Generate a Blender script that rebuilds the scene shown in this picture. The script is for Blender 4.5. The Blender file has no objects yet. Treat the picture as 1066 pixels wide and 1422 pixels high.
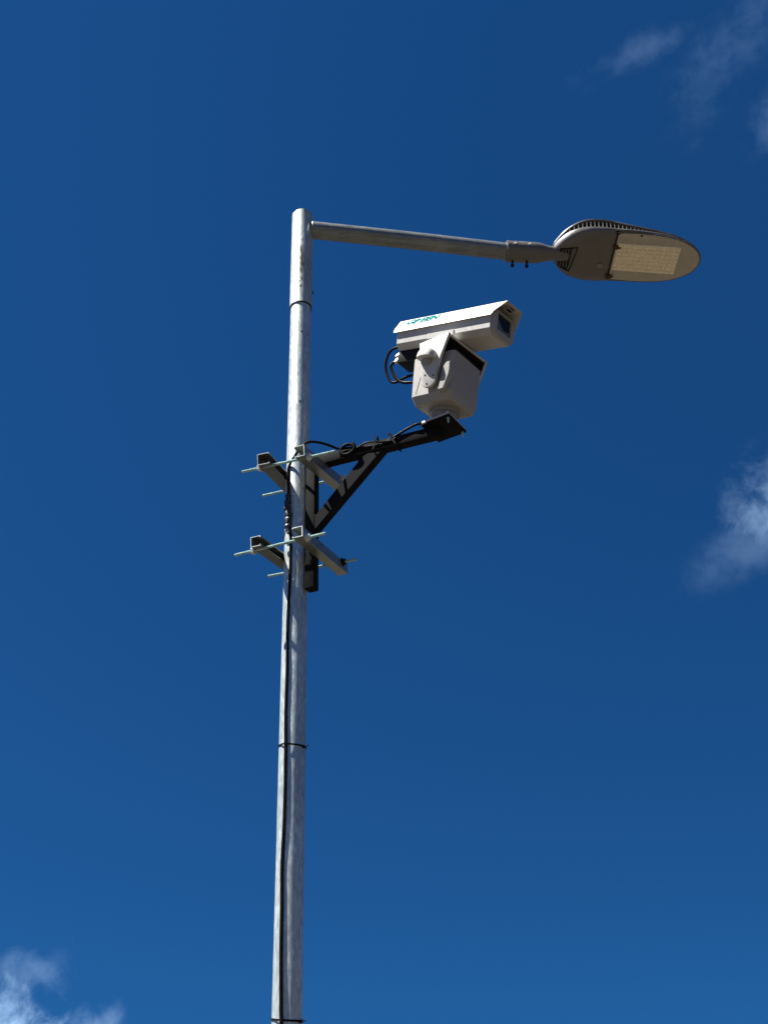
import bpy, bmesh, math, random
from mathutils import Vector, Matrix, noise
random.seed(7)
R = math.radians
scene = bpy.context.scene
V = Vector

# ------------------------------------------------------------------ camera
CAM_POS = V((0, 0, 1.6))
F_PX, VY = 1280.0, 2150.0
pitch = math.atan(F_PX / VY)
roll = math.atan2(77 * 1.03, VY)
fw = V((0, math.cos(pitch), math.sin(pitch)))
up0 = V((0, -math.sin(pitch), math.cos(pitch)))
rt0 = V((1, 0, 0))
cup = up0 * math.cos(roll) + rt0 * math.sin(roll)
crt = rt0 * math.cos(roll) - up0 * math.sin(roll)
cd = bpy.data.cameras.new('camera')
cam = bpy.data.objects.new('camera', cd)
scene.collection.objects.link(cam)
cam.matrix_world = Matrix(((crt.x, cup.x, -fw.x, CAM_POS.x), (crt.y, cup.y, -fw.y, CAM_POS.y),
                           (crt.z, cup.z, -fw.z, CAM_POS.z), (0, 0, 0, 1)))
cd.sensor_fit = 'VERTICAL'
cd.sensor_height = 36.0
cd.lens = 36.0 * F_PX / 1422.0
cd.clip_start = 0.05
cd.clip_end = 20000
scene.camera = cam

# ------------------------------------------------------------------ light, sky
SUN_EL, SUN_AZ = R(60.5), R(-111)          # azimuth measured from +Y towards +X
sdir = V((math.cos(SUN_EL) * math.sin(SUN_AZ), math.cos(SUN_EL) * math.cos(SUN_AZ), math.sin(SUN_EL)))
sl = bpy.data.lights.new('sun', 'SUN')
sl.energy = 5.0
sl.angle = R(0.53)
sl.color = (1.0, 0.96, 0.9)
so = bpy.data.objects.new('sun', sl)
scene.collection.objects.link(so)
so.rotation_euler = sdir.to_track_quat('Z', 'Y').to_euler()
so.location = (-6, 0, 14)

SKY_STRENGTH = 0.05
EXPOSURE = 1.7
world = bpy.data.worlds.new('World')
scene.world = world
world.use_nodes = True
nt = world.node_tree
nt.nodes.clear()


def NN(tree, typ, **kw):
    n = tree.nodes.new(typ)
    for k, v in kw.items():
        if k == 'ins':
            for i, x in v.items():
                if hasattr(x, 'is_output'):
                    tree.links.new(x, n.inputs[i])
                else:
                    n.inputs[i].default_value = x
        else:
            setattr(n, k, v)
    return n


def build_world():
    t = nt
    tc = NN(t, 'ShaderNodeTexCoord')
    d = tc.outputs['Generated']
    lift = NN(t, 'ShaderNodeVectorMath', operation='ADD', ins={0: d, 1: (0, 0, 0.29)})
    nrm = NN(t, 'ShaderNodeVectorMath', operation='NORMALIZE', ins={0: lift.outputs[0]})
    sky = NN(t, 'ShaderNodeTexSky', sky_type='NISHITA', sun_disc=False)
    sky.sun_elevation = SUN_EL
    sky.sun_rotation = SUN_AZ
    sky.altitude = 900
    sky.air_density = 1.0
    sky.dust_density = 0.15
    sky.ozone_density = 3.0
    t.links.new(nrm.outputs[0], sky.inputs[0])
    tint = NN(t, 'ShaderNodeMix', data_type='RGBA', blend_type='MULTIPLY',
              ins={0: 1.0, 6: sky.outputs[0], 7: SKY_TINT})
    # clouds: noise in the direction of view, gathered round a few places of the sky
    def octave(scale, det, gain, dist):
        q = NN(t, 'ShaderNodeTexNoise', ins={'Vector': d, 'Scale': scale, 'Detail': det, 'Roughness': 0.6, 'Distortion': dist})
        return NN(t, 'ShaderNodeMath', operation='MULTIPLY_ADD', ins={0: q.outputs[0], 1: gain, 2: -gain * .5}).outputs[0]
    nA = NN(t, 'ShaderNodeMath', operation='ADD', ins={0: octave(9.0, 3.0, 1.0, 0.25), 1: octave(24.0, 10.0, 1.35, 0.5)})
    n1 = NN(t, 'ShaderNodeMath', operation='ADD', ins={0: nA.outputs[0], 1: octave(70.0, 10.0, 0.65, 0.4)})
    total = None
    for (px, py, ang, rx, ry, amp, lo, hi) in CLOUDS:
        dr = (fw + crt * ((px - 533) / F_PX) + cup * ((711 - py) / F_PX)).normalized()
        ax = (crt - dr * crt.dot(dr)).normalized()
        ay = dr.cross(ax)
        a1 = (ax * math.cos(ang) + ay * math.sin(ang)) * (F_PX / rx)
        a2 = (ay * math.cos(ang) - ax * math.sin(ang)) * (F_PX / ry)
        sub = NN(t, 'ShaderNodeVectorMath', operation='SUBTRACT', ins={0: d, 1: tuple(dr)})
        x = NN(t, 'ShaderNodeVectorMath', operation='DOT_PRODUCT', ins={0: sub.outputs[0], 1: tuple(a1)})
        y = NN(t, 'ShaderNodeVectorMath', operation='DOT_PRODUCT', ins={0: sub.outputs[0], 1: tuple(a2)})
        w = NN(t, 'ShaderNodeVectorMath', operation='DOT_PRODUCT', ins={0: sub.outputs[0], 1: tuple(dr * 3)})
        cb = NN(t, 'ShaderNodeCombineXYZ', ins={0: x.outputs['Value'], 1: y.outputs['Value'], 2: w.outputs['Value']})
        ln = NN(t, 'ShaderNodeVectorMath', operation='LENGTH', ins={0: cb.outputs[0]})
        fall = NN(t, 'ShaderNodeMapRange', interpolation_type='SMOOTHSTEP',
                  ins={0: ln.outputs['Value'], 1: 1.0, 2: 0.0, 3: 0.0, 4: 1.0})
        # the edge of the cloud is eaten into by the noise
        s = NN(t, 'ShaderNodeMath', operation='MULTIPLY_ADD', ins={0: fall.outputs[0], 1: 0.85, 2: n1.outputs[0]})
        m = NN(t, 'ShaderNodeMapRange', interpolation_type='SMOOTHSTEP',
               ins={0: s.outputs[0], 1: lo, 2: hi, 3: 0.0, 4: 1.0})
        k = NN(t, 'ShaderNodeMath', operation='MULTIPLY', ins={0: m.outputs[0], 1: fall.outputs[0]})
        k2 = NN(t, 'ShaderNodeMath', operation='MULTIPLY', ins={0: k.outputs[0], 1: amp})
        total = k2.outputs[0] if total is None else NN(t, 'ShaderNodeMath', operation='MAXIMUM',
                                                       ins={0: total, 1: k2.outputs[0]}).outputs[0]
    mix = NN(t, 'ShaderNodeMix', data_type='RGBA', ins={0: total, 6: tint.outputs[2], 7: CLOUD_COLOR})
    bg = NN(t, 'ShaderNodeBackground', ins={0: mix.outputs[2], 1: SKY_STRENGTH})
    out = NN(t, 'ShaderNodeOutputWorld')
    t.links.new(bg.outputs[0], out.inputs[0])


SKY_TINT = (0.072, 0.295, 0.50, 1)
CLOUD_COLOR = (3.4, 5.2, 7.6, 1)
# centre (direction given through the frame), angle, half sizes, amount, noise window
CLOUDS = [
    (1110, 688, R(-30), 170, 120, 0.54, 0.24, 1.25),
    (1035, 762, R(-28), 150, 70, 0.13, 0.15, 1.25),
    (885, 72, R(-24), 150, 40, 0.085, 0.30, 1.20),
    (985, 95, R(-70), 165, 90, 0.080, 0.35, 1.35),
    (1040, 40, R(-75), 150, 70, 0.080, 0.35, 1.35),
    (1085, 165, R(-60), 85, 65, 0.10, 0.20, 1.10),
    (-25, 1455, R(-30), 195, 150, 1.00, 0.30, 1.12),
    (125, 1440, R(-35), 95, 75, 0.42, 0.32, 1.20),
    (40, 1352, R(10), 110, 60, 0.20, 0.28, 1.15),
]
build_world()
vs = scene.view_settings
vs.view_transform = 'Standard'
vs.look = 'None'
vs.exposure = EXPOSURE
vs.gamma = 1.0
scene.render.film_transparent = False
scene.cycles.max_bounces = 8

# ------------------------------------------------------------------ materials
MATS = {}


def new_mat(name):
    m = bpy.data.materials.new(name)
    m.use_nodes = True
    m.node_tree.nodes.clear()
    out = NN(m.node_tree, 'ShaderNodeOutputMaterial')
    b = NN(m.node_tree, 'ShaderNodeBsdfPrincipled')
    m.node_tree.links.new(b.outputs[0], out.inputs[0])
    MATS[name] = m
    return m, m.node_tree, b


def ramp(t, fac, stops):
    n = NN(t, 'ShaderNodeValToRGB', ins={0: fac})
    e = n.color_ramp.elements
    while len(e) < len(stops):
        e.new(0.5)
    for el, (p, c) in zip(e, stops):
        el.position = p
        el.color = (*c, 1) if len(c) == 3 else c
    return n.outputs[0]


def paint(name, col, rough=0.5, metal=0.0, var=0.12, dirt=None, scale=30.0, stretch=(1, 1, 1), bump=0.02, spec=0.5,
          rvar=0.1):
    """paint or metal with mottling, dirt flecks and a little unevenness"""
    m, t, b = new_mat(name)
    tc = NN(t, 'ShaderNodeTexCoord')
    mp = NN(t, 'ShaderNodeMapping', ins={0: tc.outputs['Object'], 3: stretch})
    n1 = NN(t, 'ShaderNodeTexNoise', ins={'Vector': mp.outputs[0], 'Scale': scale, 'Detail': 6.0, 'Roughness': 0.6})
    lo = tuple(c * (1 - var) for c in col)
    hi = tuple(min(1, c * (1 + var)) for c in col)
    c = ramp(t, n1.outputs[0], [(0.3, lo), (0.7, hi)])
    if dirt:
        n2 = NN(t, 'ShaderNodeTexNoise', ins={'Vector': mp.outputs[0], 'Scale': scale * dirt[2], 'Detail': 8.0, 'Roughness': 0.7})
        f = ramp(t, n2.outputs[0], [(dirt[3], (0, 0, 0)), (dirt[3] + 0.12, (dirt[1],) * 3)])
        mx = NN(t, 'ShaderNodeMix', data_type='RGBA', ins={0: f, 6: c, 7: (*dirt[0], 1)})
        c = mx.outputs[2]
    t.links.new(c, b.inputs['Base Color'])
    rr = NN(t, 'ShaderNodeMapRange', ins={0: n1.outputs[0], 1: 0.3, 2: 0.7, 3: max(0.02, rough - rvar), 4: min(1, rough + rvar)})
    t.links.new(rr.outputs[0], b.inputs['Roughness'])
    b.inputs['Metallic'].default_value = metal
    b.inputs['Specular IOR Level'].default_value = spec
    if bump:
        bp = NN(t, 'ShaderNodeBump', ins={'Strength': bump, 'Distance': 0.002, 'Height': n1.outputs[0]})
        t.links.new(bp.outputs[0], b.inputs['Normal'])
    return m


def galvanised(name, base=0.57, stretch=(1, 1, 0.22), metal=0.5, rough=0.36, tint=(1, 1, 1), stain=None):
    """zinc coat: pale spangle, drips drawn along the tube, dull patches"""
    m, t, b = new_mat(name)
    tc = NN(t, 'ShaderNodeTexCoord')
    mp = NN(t, 'ShaderNodeMapping', ins={0: tc.outputs['Object'], 3: stretch})
    vor = NN(t, 'ShaderNodeTexVoronoi', ins={'Vector': mp.outputs[0], 'Scale': 150.0})
    n1 = NN(t, 'ShaderNodeTexNoise', ins={'Vector': mp.outputs[0], 'Scale': 95.0, 'Detail': 8.0, 'Roughness': 0.72, 'Distortion': 0.3})
    n2 = NN(t, 'ShaderNodeTexNoise', ins={'Vector': tc.outputs['Object'], 'Scale': 5.0, 'Detail': 5.0})
    add = NN(t, 'ShaderNodeMath', operation='MULTIPLY_ADD', ins={0: vor.outputs['Color'], 1: 0.22, 2: n1.outputs[0]})
    add2 = NN(t, 'ShaderNodeMath', operation='MULTIPLY_ADD', ins={0: n2.outputs[0], 1: 0.4, 2: add.outputs[0]})
    c = ramp(t, add2.outputs[0], [(0.60, (base * .62, base * .70, base * .69)), (0.80, (base * .80, base * .89, base * .86)),
                                  (1.0, (base * 1.15, base * 1.25, base * 1.21))])
    n3 = NN(t, 'ShaderNodeTexNoise', ins={'Vector': mp.outputs[0], 'Scale': 130.0, 'Detail': 5.0, 'Roughness': 0.6})
    fl = ramp(t, n3.outputs[0], [(0.65, (0, 0, 0)), (0.71, (0.9,) * 3)])
    mx = NN(t, 'ShaderNodeMix', data_type='RGBA', ins={0: fl, 6: c, 7: (0.075, 0.072, 0.066, 1)})
    c = mx.outputs[2]
    if stain:
        # a weathered run of bare, rusty metal: (centre, along half length, across half width)
        (cx, cy, cz, hl, hw) = stain
        sb = NN(t, 'ShaderNodeVectorMath', operation='SUBTRACT', ins={0: tc.outputs['Object'], 1: (cx, cy, cz)})
        sc = NN(t, 'ShaderNodeVectorMath', operation='MULTIPLY', ins={0: sb.outputs[0], 1: (1 / hw, 1 / hw, 1 / hl)})
        ln = NN(t, 'ShaderNodeVectorMath', operation='LENGTH', ins={0: sc.outputs[0]})
        s2 = NN(t, 'ShaderNodeMath', operation='MULTIPLY_ADD', ins={0: n3.outputs[0], 1: 2.6, 2: ln.outputs['Value']})
        f = NN(t, 'ShaderNodeMapRange', ins={0: s2.outputs[0], 1: 2.25, 2: 1.75, 3: 0.0, 4: 0.85})
        mx = NN(t, 'ShaderNodeMix', data_type='RGBA', ins={0: f.outputs[0], 6: c, 7: (0.045, 0.04, 0.035, 1)})
        c = mx.outputs[2]
        sp = NN(t, 'ShaderNodeMapRange', ins={0: f.outputs[0], 1: 0.0, 2: 0.6, 3: 0.5, 4: 0.0})
        t.links.new(sp.outputs[0], b.inputs['Specular IOR Level'])
        mt = NN(t, 'ShaderNodeMapRange', ins={0: f.outputs[0], 1: 0.0, 2: 0.6, 3: metal, 4: 0.0})
        t.links.new(mt.outputs[0], b.inputs['Metallic'])
    if tint != (1, 1, 1):
        c = NN(t, 'ShaderNodeMix', data_type='RGBA', blend_type='MULTIPLY', ins={0: 1.0, 6: c, 7: (*tint, 1)}).outputs[2]
    t.links.new(c, b.inputs['Base Color'])
    r = NN(t, 'ShaderNodeMapRange', ins={0: n1.outputs[0], 1: 0.3, 2: 0.7, 3: rough - 0.1, 4: rough + 0.14})
    t.links.new(r.outputs[0], b.inputs['Roughness'])
    b.inputs['Metallic'].default_value = metal
    bp = NN(t, 'ShaderNodeBump', ins={'Strength': 0.12, 'Distance': 0.003, 'Height': add.outputs[0]})
    t.links.new(bp.outputs[0], b.inputs['Normal'])
    return m


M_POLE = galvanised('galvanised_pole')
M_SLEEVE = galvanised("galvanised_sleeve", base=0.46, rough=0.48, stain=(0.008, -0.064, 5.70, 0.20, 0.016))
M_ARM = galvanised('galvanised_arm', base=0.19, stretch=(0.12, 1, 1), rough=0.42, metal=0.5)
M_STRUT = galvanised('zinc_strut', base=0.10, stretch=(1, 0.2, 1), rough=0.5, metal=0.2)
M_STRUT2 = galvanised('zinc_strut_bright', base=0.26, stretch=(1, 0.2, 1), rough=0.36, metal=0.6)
M_CUT = galvanised('zinc_cut_edge', base=0.62, rough=0.4, metal=0.3)
M_ROD = galvanised('zinc_rod', base=0.50, stretch=(0.3, 1, 1), rough=0.35, metal=0.4, tint=(0.74, 1.0, 0.97))
M_BLACK = paint("black_paint", (0.011, 0.0115, 0.0115), 0.7, 0, 0.35, ((0.03, 0.03, 0.028), 0.5, 2.0, 0.62), 40, bump=0.05, spec=0.02)
M_CABLE = paint('black_rubber', (0.010, 0.010, 0.011), 0.4, 0, 0.25, None, 60, spec=0.025)
M_TAPE = paint('black_tape', (0.012, 0.013, 0.022), 0.45, 0, 0.4, None, 60, bump=0.2)
M_WHITE = paint('white_powder_coat', (0.42, 0.415, 0.395), 0.45, 0, 0.04, ((0.22, 0.20, 0.16), 0.5, 1.5, 0.62), 40, stretch=(1, 1, .45), spec=0.3)
M_GREY = paint('grey_powder_coat', (0.285, 0.28, 0.262), 0.5, 0, 0.06, ((0.17, 0.16, 0.13), 0.5, 1.5, 0.60), 40, spec=0.3)
M_TURN = paint('shaded_dark_grey', (0.20, 0.20, 0.195), 0.5, 0, 0.06, ((0.1, 0.1, 0.09), 0.4, 1.5, 0.62), 40, spec=0.3)  # turntable: the shade under the body is put into this darker grey
M_LAMP = paint('lamp_grey_paint', (0.105, 0.100, 0.092), 0.40, 0.15, 0.08, ((0.1, 0.09, 0.07), 0.5, 1.2, 0.6), 25)
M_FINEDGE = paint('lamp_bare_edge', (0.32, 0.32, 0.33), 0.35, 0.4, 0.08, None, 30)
M_BOARD = paint('led_board_tan', (0.78, 0.70, 0.53), 0.4, 0, 0.08, None, 30)
M_LENS = paint('lens_cover', (0.36, 0.34, 0.29), 0.22, 0, 0.06, ((0.4, 0.35, 0.27), 0.4, 1.0, 0.6), 25)
M_DARK = paint('dark_gap', (0.012, 0.012, 0.012), 0.7, 0, 0.1, None, 30, spec=0.1)
M_RUST = paint('rusty_clip', (0.07, 0.032, 0.018), 0.8, 0.0, 0.4, None, 80, spec=0.1)
M_BOLT = paint('bright_bolt', (0.6, 0.61, 0.6), 0.35, 0.35, 0.1, None, 60)
M_TEAL = paint('teal_print', (0.003, 0.125, 0.12), 0.7, 0, 0.08, None, 60, bump=0, spec=0.0)
M_GREYPRINT = paint('grey_print', (0.035, 0.13, 0.13), 0.7, 0, 0.08, None, 60, bump=0, spec=0.0)


def glass_mat():
    m, t, b = new_mat('window_glass')
    b.inputs['Base Color'].default_value = (0.010, 0.011, 0.012, 1)
    b.inputs['Roughness'].default_value = 0.06
    b.inputs['Specular IOR Level'].default_value = 0.10
    return m


def led_mat():
    m, t, b = new_mat('led_lenses')
    tc = NN(t, 'ShaderNodeTexCoord')
    n1 = NN(t, 'ShaderNodeTexNoise', ins={'Vector': tc.outputs['Object'], 'Scale': 60.0, 'Detail': 3.0})
    c = ramp(t, n1.outputs[0], [(0.35, (0.86, 0.77, 0.56)), (0.65, (0.96, 0.89, 0.70))])
    t.links.new(c, b.inputs['Base Color'])
    b.inputs['Roughness'].default_value = 0.22
    return m


M_GLASS = glass_mat()
M_WINGREY = paint('window_sheen_grey', (0.11, 0.115, 0.12), 0.25, 0, 0.05, None, 30, spec=0.2)  # grey of the reflection painted onto the window
M_LED = led_mat()


def ground_mat():
    m, t, b = new_mat('dry_ground')
    tc = NN(t, 'ShaderNodeTexCoord')
    n1 = NN(t, 'ShaderNodeTexNoise', ins={'Vector': tc.outputs['Object'], 'Scale': 0.35, 'Detail': 10.0, 'Roughness': 0.65})
    n2 = NN(t, 'ShaderNodeTexNoise', ins={'Vector': tc.outputs['Object'], 'Scale': 9.0, 'Detail': 8.0, 'Roughness': 0.7})
    a = NN(t, 'ShaderNodeMath', operation='MULTIPLY_ADD', ins={0: n2.outputs[0], 1: 0.5, 2: n1.outputs[0]})
    c = ramp(t, a.outputs[0], [(0.5, (0.031, 0.024, 0.0145)), (0.75, (0.042, 0.033, 0.020)), (1.0, (0.058, 0.047, 0.031))])
    t.links.new(c, b.inputs['Base Color'])
    b.inputs['Roughness'].default_value = 0.95
    bp = NN(t, 'ShaderNodeBump', ins={'Strength': 0.5, 'Distance': 0.03, 'Height': n2.outputs[0]})
    t.links.new(bp.outputs[0], b.inputs['Normal'])
    return m


M_GROUND = ground_mat()


# ------------------------------------------------------------------ helpers
def frame(o, x, y, z):
    return Matrix(((x.x, y.x, z.x, o.x), (x.y, y.y, z.y, o.y), (x.z, y.z, z.z, o.z), (0, 0, 0, 1)))


def tilted(o, az, pit, rol):
    """axes: x = forward (azimuth az, pitched down by pit), y = -n, z = up; n is the side turned to the street"""
    a, q, k = R(az), R(pit), R(rol)
    u = V((math.sin(a) * math.cos(q), math.cos(a) * math.cos(q), -math.sin(q)))
    n = V((math.cos(a), -math.sin(a), 0))
    z = n.cross(u)
    n2 = n * math.cos(k) + z * math.sin(k)
    z2 = z * math.cos(k) - n * math.sin(k)
    return frame(o, u, -n2, z2)


class MB:
    """collects shapes (given in the frame F) for ONE mesh"""
    def __init__(self, F=None):
        self.bm = bmesh.new()
        self.F = F or Matrix.Identity(4)

    def _add(self, verts, faces):
        vs_ = [self.bm.verts.new(self.F @ V(v)) for v in verts]
        out = []
        for f in faces:
            try:
                out.append(self.bm.faces.new([vs_[i] for i in f]))
            except ValueError:
                pass
        return vs_, out

    def box(self, lo, hi, bev=0.0, seg=2):
        (a, b, c), (d, e, f) = lo, hi
        v, fs = self._add([(a, b, c), (d, b, c), (d, e, c), (a, e, c), (a, b, f), (d, b, f), (d, e, f), (a, e, f)],
                          [(3, 2, 1, 0), (4, 5, 6, 7), (0, 1, 5, 4), (1, 2, 6, 5), (2, 3, 7, 6), (3, 0, 4, 7)])
        self._bev(fs, bev, seg)
        return self

    def hexa(self, pts, bev=0.0, seg=2):
        v, fs = self._add(pts, [(3, 2, 1, 0), (4, 5, 6, 7), (0, 1, 5, 4), (1, 2, 6, 5), (2, 3, 7, 6), (3, 0, 4, 7)])
        self._bev(fs, bev, seg)
        return self

    def _bev(self, fs, bev, seg):
        if bev > 0:
            ed = list({e for f in fs for e in f.edges})
            bmesh.ops.bevel(self.bm, geom=ed, offset=bev, segments=seg, profile=0.5, affect='EDGES', clamp_overlap=True)

    def prism(self, poly, lo, hi, axis='y', bev=0.0, seg=2):
        """polygon in the two other axes, extruded along axis from lo to hi"""
        def P(a, b, h):
            return {'x': (h, a, b), 'y': (a, h, b), 'z': (a, b, h)}[axis]
        n = len(poly)
        verts = [P(a, b, lo) for a, b in poly] + [P(a, b, hi) for a, b in poly]
        faces = [tuple(range(n))[::-1], tuple(range(n, 2 * n))] + [(i, (i + 1) % n, n + (i + 1) % n, n + i) for i in range(n)]
        v, fs = self._add(verts, faces)
        self._bev(fs, bev, seg)
        return self

    def loft(self, rings, cap=True, closed=True):
        n = len(rings[0])
        verts = [p for r_ in rings for p in r_]
        faces = []
        for k in range(len(rings) - 1):
            for i in range(n if closed else n - 1):
                j = (i + 1) % n
                faces.append((k * n + i, k * n + j, (k + 1) * n + j, (k + 1) * n + i))
        if cap:
            faces.append(tuple(range(n))[::-1])
            faces.append(tuple(range((len(rings) - 1) * n, len(rings) * n)))
        self._add(verts, faces)
        return self

    def tube(self, pts, rad, n=12, cap=True):
        pts = [V(p) for p in pts]
        rads = rad if isinstance(rad, (list, tuple)) else [rad] * len(pts)
        rings = []
        prev = None
        for i, p in enumerate(pts):
            d = (pts[min(i + 1, len(pts) - 1)] - pts[max(i - 1, 0)]).normalized()
            if prev is None:
                a = d.orthogonal().normalized()
            else:
                a = (prev - d * prev.dot(d)).normalized()
            prev = a
            b = d.cross(a)
            rings.append([p + (a * math.cos(2 * math.pi * k / n) + b * math.sin(2 * math.pi * k / n)) * rads[i] for k in range(n)])
        return self.loft(rings, cap)

    def cyl(self, p, q, r, n=24):
        return self.tube([p, q], r, n)

    def lathe(self, prof, p, axis, n=32):
        """profile (height, radius) turned round axis from p"""
        axis = V(axis).normalized()
        p = V(p)
        return self.tube_prof([p + axis * h for h, _ in prof], [r_ for _, r_ in prof], axis, n)

    def tube_prof(self, pts, rads, axis, n):
        a = axis.orthogonal().normalized()
        b = axis.cross(a)
        return self.loft([[p + (a * math.cos(2 * math.pi * k / n) + b * math.sin(2 * math.pi * k / n)) * r_ for k in range(n)]
                          for p, r_ in zip(pts, rads)])

    def thread(self, p, q, r, pitch_=0.0035, n=10):
        """a threaded rod: rings of crest and root"""
        p, q = V(p), V(q)
        L = (q - p).length
        k = int(L / pitch_)
        d = (q - p).normalized()
        return self.tube_prof([p + d * (L * i / (2 * k)) for i in range(2 * k + 1)],
                              [r if i % 2 else r * 0.84 for i in range(2 * k + 1)], d, n)

    def nut(self, p, axis, r=0.013, h=0.011):
        axis = V(axis).normalized()
        p = V(p)
        self.tube_prof([p - axis * h * .5, p + axis * h * .5], [r, r], axis, 6)
        self.tube_prof([p - axis * h * .72, p - axis * h * .5], [r * 1.35, r * 1.35], axis, 18)
        return self

    def build(self, name, mat, parent=None, angle=35):
        bmesh.ops.remove_doubles(self.bm, verts=self.bm.verts, dist=1e-6)
        bmesh.ops.recalc_face_normals(self.bm, faces=self.bm.faces)
        me = bpy.data.meshes.new(name)
        mw = Matrix.Identity(4)
        if parent is not None:
            mw = WORLD[parent.name]
            self.bm.transform(mw.inverted())
        self.bm.to_mesh(me)
        self.bm.free()
        me.polygons.foreach_set('use_smooth', [True] * len(me.polygons))
        me.set_sharp_from_angle(angle=R(angle))
        me.materials.append(mat)
        o = bpy.data.objects.new(name, me)
        scene.collection.objects.link(o)
        if parent is not None:
            o.parent = parent
        WORLD[o.name] = mw.copy()
        return o


WORLD = {}


def thing(name, label, cat, loc, group=None, rot=None):
    o = bpy.data.objects.new(name, None)
    o.empty_display_size = 0.1
    scene.collection.objects.link(o)
    m = rot.copy() if rot is not None else Matrix.Identity(4)
    m.translation = V(loc)
    o.matrix_world = m
    WORLD[o.name] = m
    tag(o, label, cat, group)
    return o


def tag(o, label, cat, group=None):
    o['label'] = label
    o['category'] = cat
    if group:
        o['group'] = group


def spline(pts, k=6):
    """Catmull-Rom through the points"""
    pts = [V(p) for p in pts]
    out = []
    for i in range(len(pts) - 1):
        p0, p1, p2, p3 = pts[max(i - 1, 0)], pts[i], pts[i + 1], pts[min(i + 2, len(pts) - 1)]
        for j in range(k):
            t = j / k
            out.append(0.5 * ((2 * p1) + (p2 - p0) * t + (2 * p0 - 5 * p1 + 4 * p2 - p3) * t * t + (3 * p1 - p0 - 3 * p2 + p3) * t ** 3))
    out.append(pts[-1])
    return out


# ------------------------------------------------------------------ ground
bm = bmesh.new()
gv = []
N = 40
S = [-6000, -1500, -400, -120] + [-60 + 120 * i / 30 for i in range(31)] + [120, 400, 1500, 6000]
for y in S:
    for x in S:
        z = 0.05 * noise.noise(V((x * .3, y * .3, 0))) * (1 if abs(x) < 100 and abs(y) < 100 else 0)
        gv.append(bm.verts.new((x, y, z)))
n = len(S)
for j in range(n - 1):
    for i in range(n - 1):
        bm.faces.new((gv[j * n + i], gv[j * n + i + 1], gv[(j + 1) * n + i + 1], gv[(j + 1) * n + i]))
me = bpy.data.meshes.new('ground')
bm.to_mesh(me)
bm.free()
me.materials.append(M_GROUND)
g = bpy.data.objects.new('ground', me)
scene.collection.objects.link(g)
g['kind'] = 'structure'

# ------------------------------------------------------------------ street lamp
PX, PY = -0.44, 4.0
PR = 0.0585
lamp = thing('street_lamp', 'tall galvanised steel street lamp with side arm and grey oval LED head', 'street lamp', (PX, PY, 0))
Fp = Matrix.Translation((PX, PY, 0))
# pole: slightly out of round and dented along its length
mb = MB(Fp)
rings = []
for k in range(126):
    z = -0.3 + 6.30 * k / 125
    ring = []
    for i in range(48):
        a = 2 * math.pi * i / 48
        rr = PR + 0.0006 * noise.noise(V((math.cos(a) * 2, math.sin(a) * 2, z * 2.5)))
        ring.append((rr * math.cos(a), rr * math.sin(a), z))
    rings.append(ring)
mb.loft(rings)
pole = mb.build('pole', M_POLE, lamp, 60)
mb = MB(Fp)
mb.lathe([(0, .13), (.02, .13), (.021, .075), (.12, .066), (.121, .05)], (0, 0, 0.03), (0, 0, 1))
mb.build('base_collar', M_POLE, lamp)
for (x, y, z) in [(-0.4266, 3.9431, 5.1548), (-0.4293, 3.9425, 4.6595)]:
    c = V((x - PX, y - PY, 0)).normalized()
    MB(Fp).cyl(c * (PR - .003) + V((0, 0, z)), c * (PR + .0012) + V((0, 0, z)), .006, 14).build('drill_hole', M_DARK, pole)
# the sleeve that carries the arm, open ended, rough cut at the top
SR = 0.0645
mb = MB(Fp)
rings = []
for (z, rr) in [(5.384, .0592), (5.384, SR), (5.40, SR + .0002), (5.6, SR), (5.9, SR), (6.13, SR), (6.150, SR + .0006), (6.150, SR - .004), (6.10, SR - .004)]:
    rings.append([(rr * math.cos(2 * math.pi * i / 48), rr * math.sin(2 * math.pi * i / 48),
                   z + (0.007 * noise.noise(V((math.cos(2 * math.pi * i / 48) * 4, math.sin(2 * math.pi * i / 48) * 4, z))) if z > 6.14 else 0))
                  for i in range(48)])
mb.loft(rings, cap=False)
sleeve = mb.build('arm_sleeve', M_SLEEVE, lamp, 50)
mb = MB(Fp)
mb.lathe([(0, .0605), (0, .0640), (.0065, .0640), (.0065, .0605)], (0, 0, 5.377), (0, 0, 1), 48)
mb.build('sleeve_gap', M_DARK, sleeve)
mb = MB(Fp)
mb.lathe([(0, .0602), (.004, .0602)], (0, 0, 6.13), (0, 0, 1), 40)
mb.build('top_cap', M_SLEEVE, sleeve)
for (z, s, w) in [(5.555, .010, .0075), (5.54, -.002, .005), (5.4975, .003, .009), (5.51, .008, .006)]:
    a = math.asin(s / SR)
    c = V((math.sin(a), -math.cos(a), 0))
    mb = MB(Fp)
    mb.cyl(c * (SR - .002) + V((0, 0, z)), c * (SR + .0004) + V((0, 0, z)), w * .7, 12)
    mb.build('rust_hole', M_DARK, sleeve)
mb = MB(Fp)
mb.nut((SR + .003, 0.012, 5.515), (1, .2, 0), .008, .008)
mb.build('grub_screw', M_DARK, sleeve)

# arm
A0 = V((PX + .052, 3.992, 6.021))
A1 = V((0.860, 4.163, 5.946))
ad = (A1 - A0).normalized()
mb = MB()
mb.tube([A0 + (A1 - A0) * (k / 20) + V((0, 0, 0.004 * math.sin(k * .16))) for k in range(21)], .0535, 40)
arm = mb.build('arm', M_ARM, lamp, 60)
mb = MB()
wr = []
for k in range(33):
    a = 2 * math.pi * k / 32
    e1 = ad.orthogonal().normalized()
    e2 = ad.cross(e1)
    wr.append(A0 + ad * (.012 + .002 * math.sin(5 * a)) + (e1 * math.cos(a) + e2 * math.sin(a)) * .0525)
mb.tube(wr, .0038, 8)
mb.build('weld', M_ARM, arm)

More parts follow.
